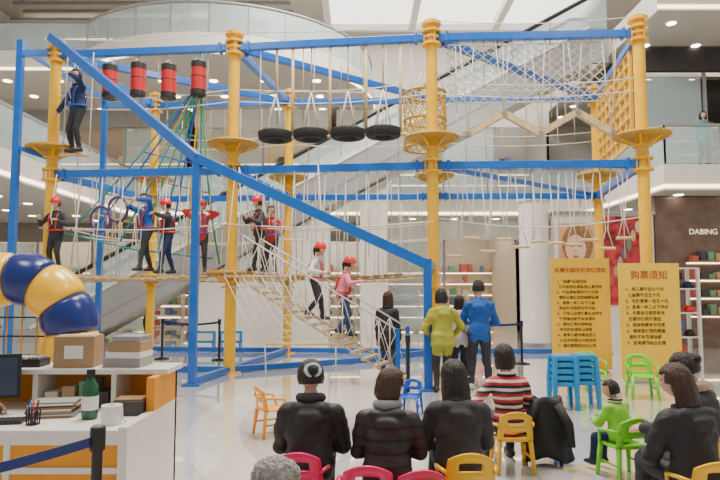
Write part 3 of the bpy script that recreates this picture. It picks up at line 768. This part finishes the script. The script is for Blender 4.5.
g=MB();g.box((0,0,.12),(.30,.24,.24),CB);g.box((0,0,.243),(.30,.06,.004),WHITE2);g.box((0,-.122,.12),(.14,.003,.1),WHITE2);g.build('cardboard_box',(-2.22,4.80,1.08),6,bevel=.003)
g=MB()
for q,(w_,h_) in enumerate(((.30,.07),(.28,.05),(.26,.08),(.22,.04))): g.box((.01*q,0,[.035,.095,.16,.22][q]),(w_,.24,h_),[GREYW,WHITE2,CB,GREYM][q])
g.build('stacked_parcels',(-1.84,4.82,1.08),-4,bevel=.005)
g=MB();g.box((0,0,.03),(.26,.18,.06),BLK)
for k in range(8): g.box((-.11+.03*k,0,.065),(.02,.15,.02),random.choice([WHITE2,GREYM,CB]))
g.build('document_organiser',(-2.62,4.8,1.08),3)
g=MB()
for i in range(9):
    a=random.uniform(-.03,.03);g.box((a,a,.006+i*.012),(.3,.21,.01),random.choice([WHITE2,CB,GREYW]))
g.build('paper_stack',(-2.2,4.42,.78),12)
g=MB();g.box((0,0,.05),(.22,.2,.1),DARK);g.box((0,0,.105),(.2,.16,.02),WOODB);g.build('document_tray',(-1.68,4.48,.78),5,bevel=.004)
BOT=mat('bottle_green',(.015,.10,.05),.2)
g=MB();g.tube([(0,0,0),(0,0,.01),(0,0,.12),(0,0,.16),(0,0,.185),(0,0,.2)],[.034,.038,.038,.034,.018,.016],BOT,18);g.cyl((0,0,.2),(0,0,.235),.02,BLK,14);g.cyl((0,0,.045),(0,0,.11),.0392,WHITE2,18);g.build('green_bottle',(-1.9,4.3,.78),scale=1.45)
g=MB();g.cyl((0,0,0),(0,0,.1),.055,WHITE2,24);g.cyl((0,0,.1),(0,0,.102),.02,CB,16);g.tube([(.055,0,.09),(.06,0,.03),(.075,.01,.004)],.004,WHITE2,4);g.build('tissue_roll',(-1.68,4.14,.78),scale=1.25)
g=MB()
for k in range(14):
    a=k*2*math.pi/14;g.tube([(.04*math.cos(a),.04*math.sin(a),0),(.045*math.cos(a),.045*math.sin(a),.1)],.003,BLK,4)
g.cyl((0,0,0),(0,0,.005),.042,BLK,14)
for z in(.03,.06,.1): g.tube([(.045*math.cos(k*.5236),.045*math.sin(k*.5236),z) for k in range(12)],.003,BLK,4,closed=True)
for k in range(5): g.tube([(.015*math.cos(k),.015*math.sin(k),.006),(.035*math.cos(k*1.3),.035*math.sin(k*1.3),.16)],.004,random.choice([RED,BLUE,BLK]),6)
g.build('pen_cup',(-2.2,4.12,.78))
def st(x,y,to=None):
    g=MB();h=.95;g.cyl((0,0,0),(0,0,.02),.17,BLK,24);g.tube([(0,0,.02),(0,0,.05)],[.12,.03],BLK,20);g.cyl((0,0,.03),(0,0,h-.1),.028,BLK,16);g.cyl((0,0,h-.12),(0,0,h),.04,BLK,16);g.cyl((0,0,h),(0,0,h+.01),.03,STEEL,16)
    if to:
        d=V((to[0]-x,to[1]-y,0));n=8
        for i in range(n):
            t0=i/n;t1=(i+1)/n
            g.beam(d*t0+V((0,0,.88-.06*math.sin(math.pi*t0))),d*t1+V((0,0,.88-.06*math.sin(math.pi*t1))),.004,.05,NAVY)
    g.build('belt_stanchion',(x,y,0))
st(-1.41,3.3,(-2.5,2.2));st(-2.5,2.2)
st(-4.7,14.4,(-3.3,14.2));st(-3.3,14.2);st(3.6,13.5,(2.2,14.6));st(2.2,14.6);st(.75,9.5)
for x in(-4.7,-3.95):
    g=MB();g.box((0,0,.3),(.66,.04,.34),LBLUP);g.box((0,-.022,.3),(.5,.006,.2),WHITE2)
    for s_ in(-1,1): g.box((s_*.28,0,.07),(.04,.3,.14),BLUP)
    g.build('low_barrier_panel',(x+.3,17.1,0),bevel=.01)
# ------------------------------------------------------------------ signs
def sign(loc,w,h,title,lines,yaw=0,ts=.2):
    e=empty('yellow_notice_board',loc)
    g=MB();g.box((0,0,h/2+.04),(w,.03,h),SIGNY);g.box((0,0,.02),(w*.8,.35,.03),GREYM)
    for s_ in(-1,1): g.box((s_*(w/2),0,h/2+.04),(.02,.04,h),SIGNY)
    o=g.build('board',(0,0,0));o.parent=e
    def t(s,x,z,sz,al,m):
        cu=bpy.data.curves.new('txt','FONT');cu.body=s;cu.size=sz;cu.align_x=al;cu.extrude=.001;cu.offset=.0012;cu.materials.append(m)
        o=bpy.data.objects.new('lettering',cu);scene.collection.objects.link(o);o.rotation_euler=(math.pi/2,0,0);o.location=(x,-.018,z);o.parent=e
    t(title,0,h-.24,ts,'CENTER',TXTR)
    for i,l in enumerate(lines): t(l,-w/2+.1,h-.46-i*.108,.074,'LEFT',TXT)
    e.rotation_euler=(0,0,math.radians(yaw))
L1=['1、“拓展”乐园项目','  凡参加活动游客须认真阅读','2、每位游客限时六十分钟','  请听从教练员的指挥安排','3、身高一米二以下儿童','  须由家长陪同方可参加','4、参加者必须穿戴安全装备','  不得擅自解开安全锁扣','5、请勿携带尖锐物品','  手机钱包请妥善保管','6、患有心脏病高血压者','  以及孕妇禁止参加活动','7、最终解释权归本公司']
L2=['1、成人票每位六十元','  儿童票每位五十元','2、家庭套票一百五十元','3、身高一米二以下半价','4、本票当日使用有效','  过期作废概不退换','5、团体购票享受优惠','6、请保管好您的票据','  遗失不补敬请谅解','7、咨询请到前台办理']
sign((4.50,12.3,0),1.18,2.25,'拓展乐园项目游玩须知',L1,0,.105)
sign((5.28,11.0,0),1.08,2.10,'购票须知',L2,0,.17)
g=MB();x0,x1=5.75,7.05
for x in(x0,(x0+x1)/2,x1):
    for y in(-.2,.2): g.bb(x-.03,x+.03,12.75+y-.03,12.75+y+.03,0,2.1,WHITE2)
for z in(.15,.65,1.15,1.65,2.08):
    g.bb(x0,x1,12.53,12.97,z,z+.03,WHITE2)
    if z<2:
        for q in range(5):
            x=x0+.14+q*.256;m=[REDH,BLUE,cBLK,cNAV,REDH,cPUR][(q+int(z*7))%6]
            def dome(d): 
                q_=V((d.x*.11,d.y*.13,d.z*.14))
                if d.z<0:q_.z=d.z*.01
                return q_
            g.ell((x,12.7,z+.04),None,m,None,14,10,dome)
            if q%2: g.box((x,12.7,z+.28),(.2,.2,.14),m)
g.build('helmet_storage_rack')
# ------------------------------------------------------------------ kid chairs / stools
def kchair(x,y,yaw,m,s=1):
    g=MB()
    def seat(u,v): a=(u-.5)*2;b=(v-.5)*2;k=1-.12*abs(a*b);return (a*.165*k,b*.155*k,.30-.018*(1-a*a)*(1-b*b)+(.0 if b<.8 else -.01))
    g.shell(seat,10,10,.018,m)
    def back(u,v):
        a=(u-.5)*2;z=.30+v*.27-(.05*a*a*v**2);return (a*(.165-.02*v),-.155-.05*v-.0+.04*(a*a),z)
    g.shell(back,12,9,.018,m,skip=lambda i,j:(j in(5,6) and 3<=i<=8) or (j in(1,2) and 2<=i<=9))
    for sx in(-1,1):
        for sy in(-1,1): g.tube([(sx*.14,sy*.13,.295),(sx*.165,sy*.165,.0)],[.024,.018],m,8)
        g.tube([(sx*.145,.13,.14),(sx*.150,-.14,.14)],.011,m,6)
        g.tube([(sx*.155,-.165,.44),(sx*.19,-.05,.44),(sx*.19,.08,.42),(sx*.16,.12,.3)],.014,m,6)
    g.build('child_chair',(x,y,0),yaw,scale=s)
def stoolstack(x,y,n,m):
    g=MB()
    for i in range(n):
        z0=.09*i
        def top(u,v): a=(u-.5)*2;b=(v-.5)*2;k=1-.1*abs(a*b);return (a*.13*k,b*.13*k,z0+.38+.006*(1-a*a)*(1-b*b))
        g.shell(top,8,8,.014,m)
        P=[(-.13,-.13),(.13,-.13),(.13,.13),(-.13,.13)]
        for k in range(4):
            p=V((*P[k],z0+.35));q=V((*P[(k+1)%4],z0+.35));g.beam(p,q,.02,.06,m)
            c=V((P[k][0],P[k][1],z0+.37));e=V((P[k][0]*1.22,P[k][1]*1.22,z0));g.beam(c,e,.05,.05,m)
    g.build('stacked_stools',(x,y,0),random.uniform(-5,5),bevel=.006)
stoolstack(2.86,8.6,5,LBLUP);stoolstack(3.20,8.72,5,LBLUP)
kchair(-1.02,7.1,-60,ORGP);kchair(3.85,10.1,185,GRNP,1.1);kchair(4.35,9.4,170,GRNP,1.15);kchair(.60,3.72,5,GRNP);kchair(1.62,3.8,-5,BLUP)
kchair(-.42,4.32,0,PINKP,1.05);kchair(.06,4.02,-4,PINKP,1.05);kchair(.36,4.02,8,PINKP,1.0)
kchair(.74,4.3,0,YELP,1.05);kchair(1.42,5.75,0,YELP,1.0);kchair(2.36,5.5,12,GRNP);kchair(2.28,4.1,0,YELP,1.05);kchair(.68,8.2,160,BLUP,.8);kchair(2.75,4.8,10,YELP,1.05)
kchair(-.52,3.22,0,YELP,1.0);kchair(1.80,6.1,-10,BLUP,1.0)

# ------------------------------------------------------------------ people: foreground
SCR=mat('scrunchie_blue',(.40,.62,.75),.8,bump=.5,bscale=60)
def scrunchie(G,sp,fr_,hc,Mh,hh,S):
    for k in range(16):
        a=k*math.pi/8;G.ell(hc+Mh@V((.0+.22*math.cos(a),-.47+.03*math.sin(3*a),.16+.17*math.sin(a)))*hh,(.075*hh,.07*hh,.07*hh),SCR if k%2 else cWHT,None,8,6)
seated('seated_woman_with_hair_tie',(-.36,4.42,0),0,1.58,top=cBLK,hair='bun',extra=scrunchie,hood=cBLK,bulk=.022,head=(6,14),scarf=cDK)
seated('seated_woman_in_puffer',(.19,4.28,0),-6,1.50,top=PUFF,hair='bob',hairc=HAIRR,hood=PUFF,bulk=.020,head=(4,-50),scarf=cGRY)
seated('seated_woman_in_black_coat',(.72,4.5,0),2,1.56,top=cDK,hair='long',bulk=.022,head=(8,14),hood=cDK)
seated('seated_woman_in_striped_sweater',(1.42,5.85,0),4,1.54,top=STRP,hair='bob',bulk=.006,head=(0,20),hands=((-.20,.12,.38),(.1,.2,.3)),voxel=.014,shw=.1)
seated('seated_child_in_green_jacket',(2.36,5.6,0),28,.95,seat=.30,hs=1.30,top=cGRN,legs=cNAV,hair='short',bulk=.03,scarf=CHECK,head=(6,35),pelvis=(0,-.02,.385),feet=((-.08,.25,.09),(.08,.25,.09)),hands=((-.09,.22,.50),(.09,.22,.50)))
seated('seated_woman_in_long_coat',(2.28,4.22,0),16,1.58,top=cBLK,hair='long',hairc=HAIRR,bulk=.024,head=(8,40),hood=cBLK)
seated('seated_parent_in_dark_jacket',(2.75,4.92,0),40,1.6,top=cDK,hair='bun',bulk=.020,head=(15,20),scarf=cBEI,hands=((-.2,.2,.35),(.1,.22,.3)))
FUR=mat('grey_fur',(.30,.29,.28),.95,bump=1,bscale=60,var=.45,vscale=30)
seated('seated_child_in_fur_hood',(-.46,3.30,0),0,.92,seat=.29,hs=1.55,top=cGRY,hair=None,hat=FUR,bulk=.03,pelvis=(0,-.02,.30),feet=((-.08,.25,.05),(.08,.25,.05)))
g=MB();rings=[]
for i in range(9):
    t=i/8;z=.62-.56*t;rx=.15+.09*t;ry=.07+.07*t
    rings.append([V((math.cos(a)*rx*(1+.12*math.sin(a*5+i)),math.sin(a)*ry*(1+.15*math.sin(a*4-i)),z+.03*math.sin(a*3))) for a in [k*math.pi/14 for k in range(28)]])
g.loft(rings,cBLK);g.tube([(.1,-.08,.58),(.2,-.12,.4),(.22,-.15,.2)],[.05,.045,.035],cBLK,10);g.tube([(-.1,-.08,.58),(-.18,-.12,.4),(-.2,-.15,.22)],[.05,.045,.035],cBLK,10);g.build('draped_coat',(1.80,5.95,0),-10)
person('seated_cashier',(-3.25,4.35,0),-90,1.6,pelvis=(0,0,.36),feet=((-.07,.2,.045),(.07,.2,.045)),knee=(0,1,1),hands=((-.1,.34,.52),(.1,.3,.53)),elbow=((-1,-.3,-.4),(1,-.3,-.4)),lean=12,top=cNAV,hair='short',voxel=.016)
g=MB();g.cyl((0,0,.42),(0,0,.48),.2,BLK,24);g.cyl((0,0,.05),(0,0,.42),.03,STEEL,12)
for k in range(5): a=k*1.2566;g.beam((0,0,.07),(.25*math.cos(a),.25*math.sin(a),.04),.04,.04,BLK);g.ell((.25*math.cos(a),.25*math.sin(a),.03),(.03,.03,.03),BLK,None,8,6)
g.build('office_stool',(-3.25,4.35,0))
# ------------------------------------------------------------------ people: standing
person('woman_in_lime_jacket',(1.36,9.95,0),8,1.68,top=cLIME,legs=cDK,hair='bob',hood=cLIME,bulk=.016,coat=.08,hands=((-.10,.13,.52),(.13,.12,.53)),elbow=((-1,-.6,-.3),(1,-.6,-.3)),head=(5,0),wrk=.8)
def bag(G,sp,fr_,hc,Mh,hh,S):
    G.tube([sp(.25)+V((-.1*S,.05*S,0)),sp(.1)+V((0,-.10*S,0)),sp(-.03)+V((.11*S,-.06*S,0))],.012,WOODB,6);c=sp(-.06)+V((.13*S,-.03*S,0));G.box(c,(.1,.24,.2),WOODB)
person('girl_in_light_jacket',(1.76,10.6,0),10,1.56,top=cWHT,legs=cDK,hair='long',bulk=.016,hood=cBEI,hands=((-.1,.1,.5),(.1,.1,.5)),extra=bag)
person('man_in_blue_hoodie',(2.0,10.15,0),-8,1.82,top=cBLU,legs=cDK,hair='short',hood=cBLU,bulk=.010,hands=((-.10,.18,.6),(.10,.18,.6)),elbow=((-.6,-.8,-.5),(.6,-.8,-.5)),feet=((-.08,0,.045),(.08,.02,.045)),shoes=SHOEW,wrk=.8)
person('woman_watching_in_black',(.50,11.3,0),-30,1.62,top=cBLK,legs=cJEAN,hair='long',hairc=HAIRR,bulk=.014,coat=.1,head=(-5,0))
gr=dict(helmet=REDH,bulk=.012,voxel=.02,curl=1.3,hs=1.12)
stp=lambda t:RA.lerp(RB,t)
p=stp(.44);person('climber_in_white_top',(p.x,p.y,p.z+.03),-100,1.40,top=cWHT,legs=cDK,hair='pony',harness=RED,hands=((-.2,.12,.62),(.2,.14,.62)),feet=((-.07,.1,.03),(.07,-.08,.10)),lean=10,lanyard=4.0,**gr)
p=stp(.62);person('climber_in_pink_top',(p.x,p.y,p.z+.03),-80,1.44,top=cPNK,legs=cJEAN,hair='pony',harness=RED,hands=((-.2,.14,.66),(.2,.2,.7)),feet=((-.07,.12,.0),(.07,-.06,.10)),lean=14,**gr)
person('climber_on_upper_platform',(-5.86,12.2,ZP-.16),150,1.74,top=cNAV,legs=cBLK,hair='short',harness=BLUP,hands=((-.06,.16,.9),(.2,.12,.5)),elbow=((-1,.2,-.3),(1,-.5,-.3)),lanyard=6.5,**{**gr,'helmet':None})
g=MB();g.cyl((-.3,0,0),(.3,0,0),.04,WOOD,10)
for s_ in(-1,1): g.tube([(s_*.27,0,0),(s_*.27,.05,2.2)],.012,ROPE,5)
g.build('hanging_log_step',(-5.86,12.2,ZP-.2))
person('climber_on_lower_platform',(-6.2,12.2,ZL+.04),170,1.46,top=cDK,legs=cBLK,hair='short',harness=REDH,hands=((-.14,.18,.68),(.14,.18,.70)),lanyard=4.0,**gr)
person('climber_on_plank_bridge',(-4.4,12.3,ZL+.02),140,1.6,top=cBLU,legs=cDK,hair='short',harness=RED,hands=((-.1,.2,.9),(.12,.2,.85)),feet=((-.06,.12,.03),(.06,-.12,.03)),lanyard=4.0,**{**gr,'helmet':None})
person('climber_on_plank_bridge',(-3.95,12.28,ZL-.02),120,1.5,top=cDK,legs=cNAV,hair='short',harness=REDH,hands=((-.12,.2,.8),(.12,.2,.6)),feet=((-.06,.1,.03),(.06,-.1,.03)),lanyard=4.0,**gr)
person('climber_on_plank_bridge',(-3.25,12.2,ZL+.0),190,1.44,top=cRED,legs=cDK,hair='short',harness=BLUP,hands=((-.12,.2,.84),(.12,.2,.86)),lanyard=4.0,**gr)
person('climber_on_plank_bridge',(-2.02,12.02,ZL+.02),120,1.48,top=cDK,legs=cBLK,hair='short',harness=RED,hands=((-.12,.2,.7),(.12,.2,.75)),lanyard=4.0,feet=((-.06,.1,.03),(.06,-.1,.03)),**gr)
person('climber_on_plank_bridge',(-1.98,13.4,ZL+.02),170,1.5,top=cRED,legs=cDK,hair='short',harness=BLUP,hands=((-.14,.18,.7),(.14,.18,.7)),lanyard=4.0,**{**gr,'helmet':None})
for (x,y,yaw,H_,tp,hr_) in((-4.6,19.75,-90,1.7,cGRY,'short'),(3.1,19.75,-90,1.65,cRED,'long'),(4.6,19.75,-90,1.72,cNAV,'short')):
    person('escalator_passenger',(x,y,zx(x)+.08),yaw,H_,top=tp,legs=cDK,hair=hr_,voxel=.025,hands=((-.15,.12,.6),(.15,.06,.45)))
for (x,y,z,yaw,H_,tp,hr_) in((2.9,21.3,0,160,1.65,cBEI,'long'),(.4,22.3,0,60,1.7,cDK,'short'),(3.9,20.2,0,200,1.6,cPNK,'bob'),(-7.4,21.2,0,150,1.7,cNAV,'short'),(9.7,16.7,5.02,175,1.65,cTEAL,'bob'),(-10.2,13.6,5.02,200,1.65,cRED,'long')):
    person('shopper',(x,y,z),yaw,H_,top=tp,legs=cDK,hair=hr_,voxel=.025)

# ------------------------------------------------------------------ lights and camera
w=bpy.data.worlds.new('world');scene.world=w;w.use_nodes=True
w.node_tree.nodes['Background'].inputs['Color'].default_value=(1,.96,.90,1);w.node_tree.nodes['Background'].inputs['Strength'].default_value=.55
def area(name,loc,rot,size,power,col=(1,.93,.82)):
    l=bpy.data.lights.new(name,'AREA');l.energy=power;l.size=size;l.color=col
    o=bpy.data.objects.new(name,l);scene.collection.objects.link(o);o.location=loc;o.rotation_euler=[math.radians(q) for q in rot]
area('ceiling_light',(0,9,13.6),(0,0,0),4,2500);area('ceiling_light',(0,17,13.6),(0,0,0),6,1900)
area('ceiling_light',(-6,5,11),(0,0,0),2.5,450);area('ceiling_light',(6,5,11),(0,0,0),2.5,450)
area('ceiling_light',(-10,18,8.8),(0,0,0),4,200)
cam=bpy.data.cameras.new('camera');cam.lens=30;cam.sensor_width=36;co=bpy.data.objects.new('camera',cam);scene.collection.objects.link(co)
co.location=(0,0,1.7);co.rotation_euler=(math.radians(94.5),0,0);cam.clip_end=200;scene.camera=co
